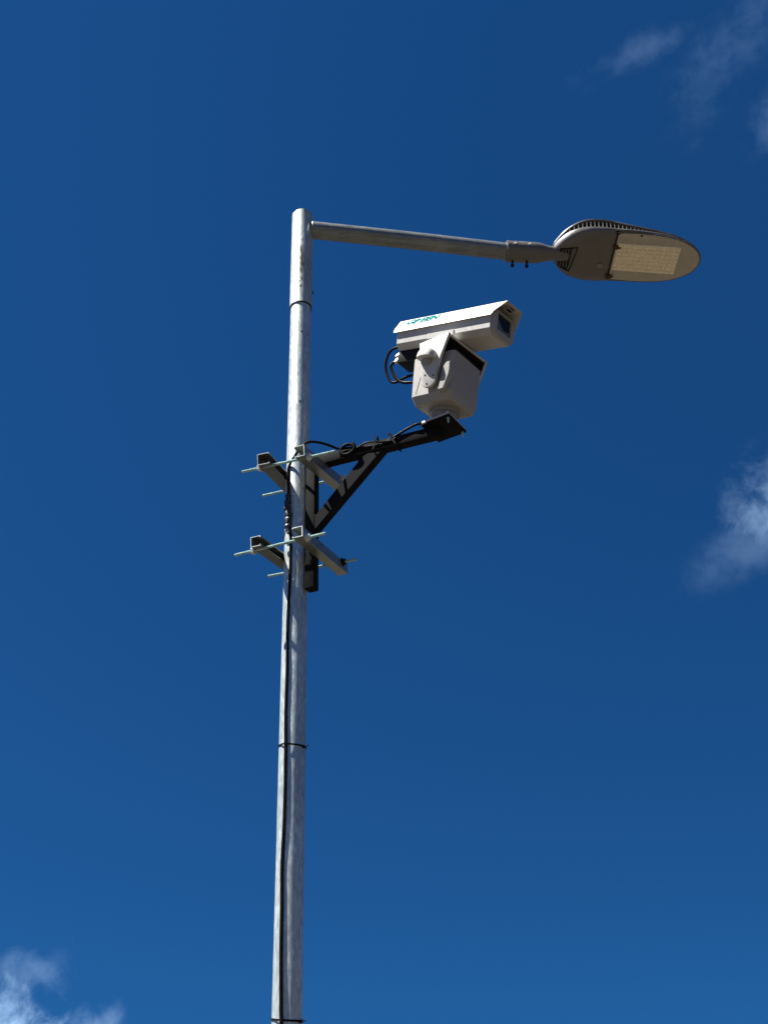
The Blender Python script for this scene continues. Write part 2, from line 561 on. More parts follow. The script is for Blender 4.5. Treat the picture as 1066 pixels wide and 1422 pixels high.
# lamp head: frame LH, x outwards along the head, y away from the street side, z up
LH = tilted(V((1.7078, 4.21, 5.8956)), 87.98, 6.58, 11.09)


def WN(u, n_, z):          # point of the head; n towards the street
    return LH @ V((u, -n_, z))


head = None
ST = [  # u, half width, bottom z of the flat, bottom half width, rim z
    (-0.585, .046, -.030, .026, .004), (-0.56, .082, -.038, .05, .002), (-0.53, .118, -.044, .072, .000),
    (-0.49, .150, -.048, .090, .0), (-0.44, .174, -.050, .104, .0), (-0.38, .187, -.048, .114, .0), (-0.31, .190, -.040, .124, .0),
    (-0.25, .188, -.022, .140, .0), (-0.212, .186, -.002, .160, .002), (-0.12, .184, .004, .166, .006), (0.0, .177, .004, .160, .006),
    (0.1, .166, .004, .150, .006), (0.18, .148, .004, .132, .006), (0.25, .118, .004, .102, .006), (0.30, .084, .004, .070, .006),
    (0.328, .050, .004, .038, .006), (0.340, .016, .004, .008, .006)]
TOPZ = {0: .05, 1: .062, 2: .078, 3: .096, 4: .112, 5: .124, 6: .128, 7: .124, 8: .116, 9: .094, 10: .070, 11: .052, 12: .04, 13: .032, 14: .027, 15: .023, 16: .018}


# finer stations between those
_S, _T = [], {}
for k in range(len(ST) - 1):
    for q in range(4):
        t = q / 4
        t0, t1, t2, t3 = ST[max(k - 1, 0)], ST[k], ST[k + 1], ST[min(k + 2, len(ST) - 1)]
        z0, z1, z2, z3 = TOPZ[max(k - 1, 0)], TOPZ[k], TOPZ[k + 1], TOPZ[min(k + 2, len(ST) - 1)]

        def cr_(a, b, c, d):
            return 0.5 * (2 * b + (c - a) * t + (2 * a - 5 * b + 4 * c - d) * t * t + (3 * b - a - 3 * c + d) * t ** 3)
        _T[len(_S)] = cr_(z0, z1, z2, z3)
        _S.append(tuple(cr_(t0[i], t1[i], t2[i], t3[i]) for i in range(5)))
_T[len(_S)] = TOPZ[len(ST) - 1]
_S.append(ST[-1])
ST, TOPZ = _S, _T


def section(k, s):
    """closed outline of station k, as the lower shell"""
    u, w, zb, bw, rz = ST[k]
    pts = []
    prof = [(bw, zb), (bw + (w - bw) * .45, zb + (rz - zb) * .16), (bw + (w - bw) * .82, zb + (rz - zb) * .55), (w, rz + .004),
            (w * .995, rz + .014), (w * .90, rz + .017)]
    for (nn, z) in prof:
        pts.append((u, -nn, z))
    for (nn, z) in reversed(prof):
        pts.append((u, nn, z))
    return pts


mb = MB(LH)
mb.loft([section(k, 0) for k in range(len(ST))])
head = mb.build('lamp_head', M_LAMP, lamp, 40)
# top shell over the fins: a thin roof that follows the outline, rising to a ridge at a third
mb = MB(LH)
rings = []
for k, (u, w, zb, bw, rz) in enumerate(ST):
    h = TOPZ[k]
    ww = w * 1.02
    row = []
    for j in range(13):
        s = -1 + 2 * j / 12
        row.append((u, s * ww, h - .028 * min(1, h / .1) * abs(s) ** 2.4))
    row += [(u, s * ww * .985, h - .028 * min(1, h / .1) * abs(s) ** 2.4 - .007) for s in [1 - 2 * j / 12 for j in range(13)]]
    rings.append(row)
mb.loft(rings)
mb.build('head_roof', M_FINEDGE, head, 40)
# dark core behind the fins and the fins themselves
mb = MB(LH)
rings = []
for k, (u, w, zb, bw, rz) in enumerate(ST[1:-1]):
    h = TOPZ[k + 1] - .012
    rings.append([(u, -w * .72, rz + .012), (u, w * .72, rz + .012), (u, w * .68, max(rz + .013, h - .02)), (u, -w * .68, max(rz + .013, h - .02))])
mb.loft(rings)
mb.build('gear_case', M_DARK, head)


def lin(u, col):
    for k in range(len(ST) - 1):
        if ST[k][0] <= u <= ST[k + 1][0]:
            t = (u - ST[k][0]) / (ST[k + 1][0] - ST[k][0])
            if col == 'top':
                return TOPZ[k] * (1 - t) + TOPZ[k + 1] * t
            return ST[k][col] * (1 - t) + ST[k + 1][col] * t
    return 0


for s in (-1, 1):
    mb = MB(LH)
    u = -.50
    while u < .05:
        w = lin(u, 1)
        h = lin(u, 'top')
        rz = lin(u, 4)
        a, b = (w * .70, w * .975)
        y0, y1 = (a, b) if s > 0 else (-b, -a)
        top = h - .028 * min(1, h / .1) * .9 - .005
        if top > rz + .02:
            mb.box((u - .0016, y0, rz + .015), (u + .0016, y1, top))
        u += .0245
    mb.build('cooling_fins', M_LAMP, head)

# lens cover with a rim, the board of LED lenses and its screws
LP = [(-.205, .160), (-.18, .165), (-.066, .168), (.02, .165), (.106, .156), (.16, .146), (.206, .131), (.25, .110), (.286, .086), (.312, .058), (.327, .026)]
outl = [(u, -w) for u, w in LP] + [(.331, 0)] + [(u, w) for u, w in reversed(LP)]
mb = MB(LH)
mb.prism(outl, -.004, .006, 'z', .002, 1)
lens = mb.build('lens_cover', M_LENS, head)
mb = MB(LH)
rim_o = [(u + (.006 if u > .2 else 0), y * 1.045) for u, y in outl]
rim_i = [(u, y * 1.004) for u, y in outl]
nr = len(rim_o)
ringpts = []
mb2 = []
for i in range(nr):
    (ou, oy), (iu, iy) = rim_o[i], rim_i[i]
    mb2.append([(iu, iy, -.001), (ou, oy, -.002), (ou, oy, .010), (iu, iy, .010)])
mb.loft(mb2)
mb.build('gasket_rim', M_LAMP, head)
# LED board 0.393 x 0.193 : 12 x 7 lenses, each a small square dome
mb = MB(LH)
BL, BW = .1965, .0965
nx, ny = 13, 7
mb.box((-BL, -BW, -.0075), (BL, BW, -.0042), .001, 1)
LEDZ = -.0076
for i in range(nx):
    for j in range(ny):
        cx = -BL + (i + .5) * 2 * BL / nx
        cy = -BW + (j + .5) * 2 * BW / ny
        rx, ry = BL / nx * .84, BW / ny * .84
        rings = []
        for (h, s) in [(0, 1), (.004, .96), (.0075, .78), (.0095, .45)]:
            ring = []
            for q in range(12):
                a = 2 * math.pi * q / 12
                ca, sa = math.cos(a), math.sin(a)
                p_ = 1 / max(abs(ca), abs(sa)) ** .55
                ring.append((cx + rx * s * ca * p_ * .92, cy + ry * s * sa * p_ * .92, -.0074 - h))
            rings.append(ring)
        mb.loft(rings)
led = mb.build('led_board', M_LED, lens, 30)
led.data.materials.append(M_BOARD)
for p_ in led.data.polygons:
    if all(led.data.vertices[q].co.z > LEDZ - .0001 for q in p_.vertices):
        p_.material_index = 1
for (u, w) in [(-.1563, .113), (.0808, .1179), (.2295, -.0037), (.0746, -.1226), (-.1711, -.1229)]:
    mb = MB(LH)
    mb.lathe([(0, .014), (.0025, .014), (.0032, .011), (.0033, .0075), (.005, .0065), (.0052, .001)], (u, -w, -.0035), (0, 0, -1), 20)
    mb.build('screw', M_LENS, lens)
mb = MB(LH)
mb.lathe([(0, .006), (.004, .006), (.005, .004)], (-.064, -.158, -.0035), (0, 0, -1), 12)
mb.build('breather_plug', M_DARK, lens)
for (u, w) in [(-.2003, .0701), (-.2061, -.1409)]:
    mb = MB(LH)
    mb.box((u - .016, -w - .014, -.016), (u + .014, -w + .014, -.004), .003)
    mb.box((u + .004, -w - .006, -.020), (u + .026, -w + .006, -.008), .002)
    mb.build('clip', M_RUST, head)
mb = MB(LH)
mb.box((-.216, -.174, -.006), (-.207, .168, .004), .002, 1)
mb.build('door_joint', M_DARK, head)
mb = MB(LH)
mb.cyl((-.21, -.178, -.012), (-.21, -.166, -.012), .012, 14)
mb.build('hinge_pin', M_DARK, head)
# small moulded mark on the door (two strokes and a dot ring)
mb = MB(LH)
zz = -.0415
for k in range(3):
    mb.box((-.296 + k * .011, .040, zz - .0015), (-.292 + k * .011, .062, zz + .004))
mb.box((-.296, .040, zz - .0015), (-.276, .0435, zz + .004))
mb.build('moulded_mark', M_FINEDGE, head)
# gear tray handle outline at the rear of the door
mb = MB(LH)
zz = -.0475
mb.tube(spline([(-.50, -.064, -.047), (-.455, -.070, -.0505), (-.447, -.060, -.0515), (-.470, .085, -.0515), (-.480, .095, -.0505), (-.535, .075, -.043)], 6), .0035, 8)
mb.build('door_seal', M_DARK, head)

# spigot collar, between arm and head
N0 = A1 - ad * .035
N1 = LH @ V((-.490, .0, -.016))
dn = (N1 - N0).normalized()
mb = MB()
LN = (N1 - N0).length
mb.lathe([(0, .050), (0.0, .067), (.006, .0685), (.012, .067), (.10, .0665), (.205, .064), (.235, .056), (.265, .048), (.30, .044), (LN * .97, .042), (LN * 1.0, .036)], N0, dn, 40)
neck = mb.build('neck_collar', M_LAMP, head, 35)
e_n = LH.to_3x3() @ V((0, -1, 0))
e_z = LH.to_3x3() @ V((0, 0, 1))
for s_, hh in ((.045, .066), (.135, .065)):
    p0 = N0 + dn * s_
    dirb = (-e_z * .93 - e_n * .37).normalized()
    mb = MB()
    mb.tube([p0 + dirb * .06, p0 + dirb * .085, p0 + dirb * .112], [.0075, .0065, .008], 10)
    mb.tube_prof([p0 + dirb * (.095), p0 + dirb * (.107)], [.0115, .0115], dirb, 6)
    mb.build('clamp_bolt', M_DARK, neck)
for s_ in (.05, .14):
    p0 = N0 + dn * s_
    d2 = (e_n * .97 - e_z * .12).normalized()
    mb = MB()
    mb.tube_prof([p0 + d2 * .062, p0 + d2 * .072], [.0085, .008], d2, 12)
    mb.build('screw_head', M_BOLT, neck)
# dark recess with ribs, between the neck and the door
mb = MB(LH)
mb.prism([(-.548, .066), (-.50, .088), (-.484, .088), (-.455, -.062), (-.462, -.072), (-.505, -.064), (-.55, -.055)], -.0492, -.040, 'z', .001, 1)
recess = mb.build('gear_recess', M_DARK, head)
for k in range(4):
    mb = MB(LH)
    u_ = -.536 + k * .019
    mb.box((u_, -.052 - .003 * k, -.0510), (u_ + .006, .066 + .005 * k, -.047), .0015, 1)
    mb.build('rib', M_LAMP, recess)
mb = MB(LH)
mb.tube_prof([V((-.515, -.10, -.020)), V((-.515, -.112, -.020))], [.008, .007], V((0, -1, 0)), 10)
mb.build('cover_screw', M_BOLT, head)

# ------------------------------------------------------------------ bracket
AZ = R(110.5)
br = V((math.sin(AZ), math.cos(AZ), 0))
bc = V((-math.cos(AZ), math.sin(AZ), 0))
FB = frame(V((PX, PY, 0)), br, bc, V((0, 0, 1)))     # x out from the pole, y along the struts, z up
bracket = thing('pole_bracket', 'black steel arm bracket clamped to the pole with zinc struts and threaded rods', 'bracket',
                FB @ V((.085, 0, 3.545)), rot=FB.to_3x3().to_4x4())


def channel(c0, c1, w, h, open_dir, lip=.009, t=.0035):
    """C-section strut from end c0 to end c1 (frame FB); open_dir = -1: opening to -x"""
    s = open_dir
    hw, hh = w / 2, h / 2
    out = [(s * hw, hh - lip), (s * hw, hh), (-s * hw, hh), (-s * hw, -hh), (s * hw, -hh), (s * hw, -hh + lip)]
    inn = [(s * (hw - t), -hh + lip), (s * (hw - t), -hh + t), (-s * (hw - t), -hh + t), (-s * (hw - t), hh - t), (s * (hw - t), hh - t), (s * (hw - t), hh - lip)]
    poly = out + inn
    c0, c1 = V(c0), V(c1)
    d = (c1 - c0).normalized()
    ex = V((1, 0, 0))
    ex = (ex - d * ex.dot(d)).normalized()
    ez = ex.cross(d)
    mb_ = MB(FB)
    mb_.loft([[c0 + ex * a + ez * b for a, b in poly], [c1 + ex * a + ez * b for a, b in poly]])
    bmesh.ops.bevel(mb_.bm, geom=[e for e in mb_.bm.edges if e.calc_length() > .2], offset=.0012, segments=1, affect='EDGES')
    return mb_


CH = {'UL': ((-.058, -.265, 4.178), (-.110, .262, 4.262), .062, .060, 1),
      'LL': ((-.080, -.265, 3.716), (-.086, .262, 3.776), .052, .052, 1),
      'UR': ((.140, -.265, 4.168), (.140, .262, 4.262), .055, .058, -1),
      'LR': ((.138, -.265, 3.715), (.140, .250, 3.757), .053, .053, -1)}
CHO = {}
for k_, (c0, c1, w, h, s) in CH.items():
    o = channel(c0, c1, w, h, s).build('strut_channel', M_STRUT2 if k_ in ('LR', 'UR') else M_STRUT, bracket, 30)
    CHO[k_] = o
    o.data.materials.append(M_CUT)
    for p_ in o.data.polygons:                 # the sawn ends are bright
        if abs(p_.normal.y) > .8:
            p_.material_index = 1

# threaded rods with nuts: (strut pair, y, left end, right end, z)
RODS = [((-.2007, -.22, 4.165), (.312, -.22, 4.147), 'UL', 'UR'), ((-.268, .12, 4.234), (.180, .20, 4.280), 'UL', 'UR'),
        ((-.2145, -.22, 3.694), (.262, -.22, 3.702), 'LL', 'LR'), ((-.217, .12, 3.738), (.2427, .20, 3.772), 'LL', 'LR')]
for (pa, pb, l_, r_) in RODS:
    pa, pb = V(pa), V(pb)
    mb = MB(FB)
    mb.thread(pa, pb, .0075)
    rod = mb.build('threaded_rod', M_ROD, bracket, 20)

    def face_x(k_, y, sg):
        c0, c1, w, h, s = CH[k_]
        t = (y - c0[1]) / (c1[1] - c0[1])
        return c0[0] + (c1[0] - c0[0]) * t + sg * w / 2
    for (x, sg) in ((face_x(l_, pa.y, -1) - .009, -1), (face_x(r_, pb.y, 1) + .009, 1)):
        t = (x - pa.x) / (pb.x - pa.x)
        p = pa.lerp(pb, t)
        mb = MB(FB)
        mb.nut(p, (sg, 0, 0), .0165, .015)
        mb.build('nut', M_DARK if (sg > 0 and pa.y > 0 and l_ == 'LL') else M_BOLT, rod)

# black square tubes: upright, arm, brace
mb = MB(FB)
mb.box((.0605, -.028, 3.545), (.1105, .028, 4.292), .004)
mb.build('upright', M_BLACK, bracket)
mb = MB(FB)
mb.box((.1115, -.027, 4.238), (.785, .027, 4.293), .004)
barm = mb.build('arm', M_BLACK, bracket)
# brace, mitred at both ends
mb = MB(FB)
x0_, z0_, x1_, z1_ = .1115, 3.935, .389, 4.2370
tk = .081
mb.hexa([(x0_, -.027, z0_ - tk), (x1_ + .101, -.027, z1_), (x1_ + .101, .027, z1_), (x0_, .027, z0_ - tk),
         (x0_, -.027, z0_), (x1_, -.027, z1_), (x1_, .027, z1_), (x0_, .027, z0_)], .003, 1)
mb.build('brace', M_BLACK, bracket)
for (a, b) in [((.1115, -.028, 3.937), (.1115, .028, 3.937)), ((.112, -.028, 3.853), (.112, .028, 3.853)), ((.388, -.028, 4.237), (.388, .028, 4.237))]:
    pts_ = [V(a).lerp(V(b), k / 8) + V((.002 * math.sin(k * 3), 0, .002 * math.cos(k * 5))) for k in range(9)]
    mb = MB(FB)
    mb.tube(pts_, [.004 + .0012 * math.sin(k * 2.2) for k in range(9)], 6)
    mb.build('weld_bead', M_BLACK, bracket)
# plate that carries the camera
FPL = tilted(V((0.312, 3.7375, 4.2985)), 121.5, 1.0, -.5)
mb = MB(FPL)
mb.box((-.081, -.090, -.006), (.081, .090, .005), .0015, 1)
plate = mb.build('top_plate', M_BLACK, bracket)
for (x, y) in [(.066, -.074), (.066, .074)]:
    mb = MB(FPL)
    mb.thread((x, y, -.034), (x, y, .004), .0048, .003)
    mb.tube_prof([V((x, y, -.014)), V((x, y, -.0065))], [.0075, .0075], V((0, 0, 1)), 6)
    mb.build('plate_bolt', M_ROD, plate)

# ------------------------------------------------------------------ camera on its pan and tilt head
FBD = tilted(V((0.3221, 3.7025, 4.40)), 121.856, 11.301, -7.362)
FHD = tilted(V((0.3236, 3.6585, 4.7976)), 123.335, 17.686, -9.697) @ Matrix.Scale(.981, 4)
FYK = tilted(V((0.3236, 3.6585, 4.7976)), 125.0, 17.7, -6.5)
ptz = thing('surveillance_camera', 'white surveillance camera on a pan and tilt head at the end of the bracket arm', 'camera',
            FPL @ V((0, 0, .005)), rot=FPL.to_3x3().to_4x4())
# foot: square flange on the plate, turntable above it
mb = MB(FPL)
mb.box((-.076, -.086, .006), (.076, .086, .021), .0025)
foot = mb.build('foot_flange', M_WHITE, ptz, 30)
for (x, y) in [(.066, -.074)]:
    mb = MB(FPL)
    mb.tube_prof([V((x, y, .0212)), V((x, y, .029))], [.009, .009], V((0, 0, 1)), 6)
    mb.build('bolt_head', M_BOLT, foot)
mb = MB(FBD)
mb.lathe([(-.083, .056), (-.060, .064), (-.046, .066), (-.044, .076), (-.020, .078)], (.0, .0, 0), (0, 0, 1), 48)
mb.build('turntable', M_TURN, ptz, 30)
# body: widening upwards, with chamfered lower edge
mb = MB(FBD)
HU = .118


def brow(z, u0, u1, n0, n1, rc):
    pts_ = []
    for (cu, cn, a0) in [(u1 - rc, n0 + rc, -90), (u1 - rc, n1 - rc, 0), (u0 + rc, n1 - rc, 90), (u0 + rc, n0 + rc, 180)]:
        for k in range(6):
            a = R(a0 + 90 * k / 5)
            pts_.append((cu + rc * math.cos(a), cn + rc * math.sin(a), z))
    return pts_


mb.loft([brow(-.022, -HU + .020, HU - .020, -.112, .112, .02), brow(-.018, -HU + .012, HU - .012, -.121, .121, .024), brow(.020, -HU, HU, -.138, .131, .022),
         brow(.12, -HU - .001, HU + .002, -.134, .140, .022), brow(.235, -HU - .002, HU + .004, -.129, .152, .024)])
body = mb.build('pan_body', M_GREY, ptz, 20)
mb = MB(FBD)
mb.tube([(-.086, -.1375, .032), (-.0575, -.1330, .150)], .0013, 6)
mb.build('seam', M_DARK, body)
mb = MB(FBD)
mb.loft([brow(.2355, -HU + .006, HU - .004, -.122, .144, .022), brow(.262, -HU + .012, HU - .010, -.116, .138, .022)])
mb.build('body_lid', M_DARK, body)
# bent rib on the street side
mb = MB(FBD)
rib = [(.0585, .010), (.091, .012), (.1155, .085), (.1225, .105), (.1225, .152), (.100, .150), (.0835, .128), (.086, .098)]
mb.prism(rib, -.172, -.128, 'y', .003, 1)
mb.build('lifting_rib', M_GREY, body)
for (u_, n_) in [(-.09, .09), (.09, .09), (.09, -.09), (-.09, -.09)]:
    mb = MB(FBD)
    mb.lathe([(0, .006), (.005, .006), (.006, .003)], (u_, -n_, -.019), (0, 0, -1), 12)
    mb.build('screw', M_GREY, body)

# yoke: two arms joined by a plate above the body
TONGUE = [(.014, -.103), (.190, -.070), (.152, -.195), (.148, -.262)]
TONGUE += [(.102 + .044 * math.cos(R(a)), -.308 + .044 * math.sin(R(a))) for a in range(0, -190, -14)]
TONGUE += [(.046, -.235), (.030, -.165)]
YN = .172
mb = MB(FYK)
mb.prism(TONGUE, -YN - .008, -YN + .009, 'y', .0025)
mb.prism(TONGUE, YN - .009, YN + .008, 'y', .0025)
mb.hexa([(.016, -YN + .0095, -.112), (.181, -YN + .0095, -.081), (.181, YN - .0095, -.081), (.016, YN - .0095, -.112),
         (.018, -YN + .0095, -.102), (.186, -YN + .0095, -.0700), (.186, YN - .0095, -.0700), (.018, YN - .0095, -.102)], .002, 1)
yoke = mb.build('yoke', M_WHITE, ptz, 30)
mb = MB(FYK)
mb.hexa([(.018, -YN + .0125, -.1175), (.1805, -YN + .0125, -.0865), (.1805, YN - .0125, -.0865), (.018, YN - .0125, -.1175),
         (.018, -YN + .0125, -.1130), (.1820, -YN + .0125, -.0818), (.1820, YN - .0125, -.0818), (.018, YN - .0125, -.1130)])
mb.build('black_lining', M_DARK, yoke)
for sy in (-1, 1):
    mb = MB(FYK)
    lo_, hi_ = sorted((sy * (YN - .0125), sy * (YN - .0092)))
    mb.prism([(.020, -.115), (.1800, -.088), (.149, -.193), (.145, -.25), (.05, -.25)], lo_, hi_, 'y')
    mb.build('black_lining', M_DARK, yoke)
# rain hood over the axis: half a dome, open below
mb = MB(FYK)
cu, cz = .084, -.196
rings = []
for (h, r_) in [(0, .052), (.016, .0515), (.030, .049), (.040, .043), (.046, .032), (.049, .016)]:
    rings.append([(cu + r_ * math.cos(R(a)), -YN - .0078 - h, cz + r_ * math.sin(R(a)) * (1 if a not in (-6, 186) else 1)) for a in range(-6, 187, 12)])
mb.loft(rings)
mb.build('axis_hood', M_WHITE, yoke, 40)
mb = MB(FYK)
mb.lathe([(0, .026), (.012, .025), (.013, .018), (.018, .017)], (cu, -YN - .008, cz - .012), (0, -1, 0), 24)
mb.build('axis_hub', M_GREY, yoke, 40)
for a in (20, 140, 260):
    mb = MB(FYK)
    mb.lathe([(0, .0042), (.002, .0042), (.003, .002)], (.102 + .030 * math.cos(R(a)), -YN - .008, -.303 + .030 * math.sin(R(a))), (0, -1, 0), 10)
    mb.build('screw', M_DARK, yoke)
# saddle between yoke and camera housing
mb = MB(FHD)
mb.hexa([(-.004, -.112, -.082), (.150, -.112, -.052), (.150, .112, -.052), (-.004, .112, -.082),
         (-.004, -.1125, -.036), (.150, -.1125, -.036), (.150, .1125, -.036), (-.004, .1125, -.036)], .002, 1)
mb.box((-.004, -.1145, -.038), (.158, -.1105, -.008), .001, 1)
mb.build('saddle', M_WHITE, yoke, 30)

# camera housing
d_a, d_b, zt, zf, zl = .075, .116, .115, .052, .031
Lr, Lf, rk = .222, .437, .062
mb = MB(FHD)
bw, bw2, sbz, bz = .110, .080, -.034, -.058
sec = [(bw2, bz), (bw, sbz), (bw, .045), (.085, .070), (-.085, .070), (-bw, .045), (-bw, sbz), (-bw2, bz)]
mb.loft([[(-.205, -y, z) for y, z in sec], [(.372, -y, z) for y, z in sec]])
bmesh.ops.bevel(mb.bm, geom=list(mb.bm.edges), offset=.003, segments=2, affect='EDGES')
housing = mb.build('camera_housing', M_WHITE, ptz, 30)
# front frame and window
mb = MB(FHD)
fo = [(y * .99, z) for y, z in [(.079, -.056), (.105, -.034), (.105, .050), (.080, .078), (-.080, .078), (-.105, .050), (-.105, -.034), (-.079, -.056)]]
fi = [(.064, -.024), (.066, -.022), (.066, .064), (.064, .066), (-.064, .066), (-.066, .064), (-.066, -.022), (-.064, -.024)]
mb.loft([[(.373, -y, z) for y, z in fo], [(.386, -y * .97, z * .97) for y, z in fo], [(.387, -y * 1.02, z * 1.01) for y, z in fi], [(.374, -y, z) for y, z in fi]], cap=False)
mb.build('window_frame', M_GREY, housing, 30)
mb = MB(FHD)
mb.box((.3735, -.066, -.024), (.3775, .066, .066))
mb.build('window_glass', M_GLASS, housing)
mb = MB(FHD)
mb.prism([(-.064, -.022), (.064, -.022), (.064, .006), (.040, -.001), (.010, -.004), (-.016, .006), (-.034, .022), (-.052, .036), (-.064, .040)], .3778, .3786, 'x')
mb.build('painted_window_sheen', M_WINGREY, housing)  # lighter reflection in the pane, with its curved shade edge, painted on as a patch
# sun cover: folded sheet with raked front
def cov(u_top, u_low, t_):
    o_ = [(u_low, d_b, zl), (u_low + .006 * (1 if u_low > 0 else 0), d_b, zf), (u_top, d_a, zt), (u_top, -d_a, zt), (u_low + .006 * (1 if u_low > 0 else 0), -d_b, zf), (u_low, -d_b, zl)]
    return o_


t_ = .0028
def covring(off):
    rear, front = [], []
    prof = [(d_b + .007 - off, zl), (d_b - off, zf - off * .3), (d_a - off * .5, zt - off), (-d_a + off * .5, zt - off), (-d_b + off, zf - off * .3), (-d_b - .007 + off, zl)]
    fr = {0: Lf - rk, 1: Lf - rk * .80, 2: Lf, 3: Lf, 4: Lf - rk * .80, 5: Lf - rk}
    return [(-Lr, -y, z) for y, z in prof], [(fr[i], -y, z) for i, (y, z) in enumerate(prof)]


ro, fo_ = covring(0)
ri, fi_ = covring(t_)
mb = MB(FHD)
nv = len(ro)
vv = ro + fo_ + ri + fi_
ff = []
for k in range(nv - 1):
    ff.append((k, k + 1, nv + k + 1, nv + k))
    ff.append((2 * nv + k, 3 * nv + k, 3 * nv + k + 1, 2 * nv + k + 1))
    ff.append((k, 2 * nv + k, 2 * nv + k + 1, k + 1))
    ff.append((nv + k, nv + k + 1, 3 * nv + k + 1, 3 * nv + k))
for k in (0, nv - 1):
    ff.append((k, nv + k, 3 * nv + k, 2 * nv + k))
mb._add(vv, ff)
cover = mb.build('sun_cover', M_WHITE, housing, 25)
# holding clip under the hood
mb = MB(FHD)
mb.box((.388, -.030, .098), (.420, -.024, .111), .001, 1)
mb.box((.388, .024, .098), (.420, .030, .111), .001, 1)
mb.box((.388, -.030, .096), (.394, .030, .100), .001, 1)
mb.box((.414, -.030, .096), (.420, .030, .100), .001, 1)
mb.build('hood_clip', M_GREY, cover)
mb = MB(FHD)
mb.box((.392, -.022, .1005), (.417, .022, .1100), .001, 1)
mb.build('clip_slot', M_DARK, cover)
for uu in (-.19, .34):
    mb = MB(FHD)
    mb.lathe([(0, .0028), (.0015, .0028), (.002, .0015)], (uu, -d_b - .003, .041), (0, -1, 0), 10)
    mb.build('screw', M_DARK, cover)

# lettering on the street-side slope of the cover
fx = V((1, 0, 0))
fz_ = V((0, -(d_a - d_b), zt - zf)).normalized()      # up the slope (y = -n)
fz_ = V((0, (d_b - d_a), zt - zf)).normalized()
nrm_ = fx.cross(fz_)
TF = FHD @ frame(V((0, -d_b, zf)) + nrm_ * .0006, fx, fz_, nrm_)


def lettering(txt, size, at, mat, name, bold=.0, shear=.25, depth=.0004, width=None):
    cu_ = bpy.data.curves.new('lettering', 'FONT')
    cu_.body = txt
    cu_.size = size
    cu_.shear = shear
    cu_.offset = bold
    cu_.extrude = depth
    ob = bpy.data.objects.new('lettering_curve', cu_)
    scene.collection.objects.link(ob)
    dg = bpy.context.evaluated_depsgraph_get()
    me_ = bpy.data.meshes.new_from_object(ob.evaluated_get(dg))
    bpy.data.objects.remove(ob)
    xs = [v.co.x for v in me_.vertices]
    k = (width / (max(xs) - min(xs))) if width else 1
    M_ = TF @ Matrix.Translation((at[0], at[1], 0)) @ Matrix.Diagonal((k, 1, 1, 1))
    me_.transform(WORLD[cover.name].inverted() @ M_)
    me_.materials.clear()
    me_.materials.append(mat)
    o_ = bpy.data.objects.new(name, me_)
    scene.collection.objects.link(o_)
    o_.parent = cover
    return o_


lettering('GREEN', .054, (-.168, .029), M_TEAL, 'lettering', .0030, width=.212)
# the second line cannot be read in the picture: a row of small slanted strokes
bm_ = MB(TF)
x_ = -.188
random.seed(3)
while x_ < .012:
    w_ = random.choice([.009, .011, .013])
    if not (-.100 < x_ < -.092):
        bm_.hexa([(x_, .0135, 0), (x_ + w_, .0135, 0), (x_ + w_, .0165, 0), (x_, .0165, 0),
                  (x_ , .0135, .0005), (x_ + w_, .0135, .0005), (x_ + w_, .0165, .0005), (x_, .0165, .0005)])
        s0 = random.choice([0, w_ * .5])
        bm_.hexa([(x_ + s0, .0165, 0), (x_ + s0 + .0035, .0165, 0), (x_ + s0 + .0065, .0245, 0), (x_ + s0 + .003, .0245, 0),
                  (x_ + s0, .0165, .0005), (x_ + s0 + .0035, .0165, .0005), (x_ + s0 + .0065, .0245, .0005), (x_ + s0 + .003, .0245, .0005)])
    x_ += w_ + .0045
bm_.build('small_print', M_GREYPRINT, cover)

# black box under the rear of the housing, gland and cables
mb = MB(FHD)
mb.hexa([(-.212, -.078, -.125), (-.055, -.078, -.132), (-.055, .085, -.132), (-.250, .085, -.113),
         (-.205, -.078, -.0585), (-.055, -.078, -.0585), (-.055, .085, -.0585), (-.225, .085, -.0585)], .006)
bbox = mb.build('rear_unit', M_DARK, housing)
mb = MB(FHD)
mb.lathe([(0, .012), (.008, .012), (.009, .016), (.020, .016), (.021, .011), (.032, .010)], (-.208, -.050, -.072), (-1, 0, -.1), 8)
mb.lathe([(0, .012), (.008, .012), (.009, .016), (.020, .016), (.021, .011), (.032, .010)], (-.212, -.050, -.103), (-1, 0, -.1), 8)
mb.build('cable_gland', M_BOLT, bbox)
L1 = [(-.203, -.03, -.0095), (-.268, -.03, -.011), (-.302, -.03, -.025), (-.3196, -.03, -.0585), (-.323, -.03, -.1105), (-.303, -.03, -.165), (-.268, -.03, -.208),
      (-.229, -.03, -.213), (-.194, -.03, -.199), (-.158, -.03, -.190), (-.12, -.02, -.183), (-.07, .0, -.18)]
L2 = [(-.240, -.05, -.103), (-.256, -.055, -.112), (-.262, -.06, -.1336), (-.2416, -.06, -.1745), (-.208, -.06, -.2113), (-.167, -.06, -.2354), (-.1105, -.06, -.2427), (-.06, -.05, -.243)]
MB(FHD).tube(spline(L1, 8), .0075, 12).build('loop_cable', M_CABLE, ptz, 60)
MB(FHD).tube(spline(L2, 8), .0085, 12).build('loop_cable', M_CABLE, ptz, 60)

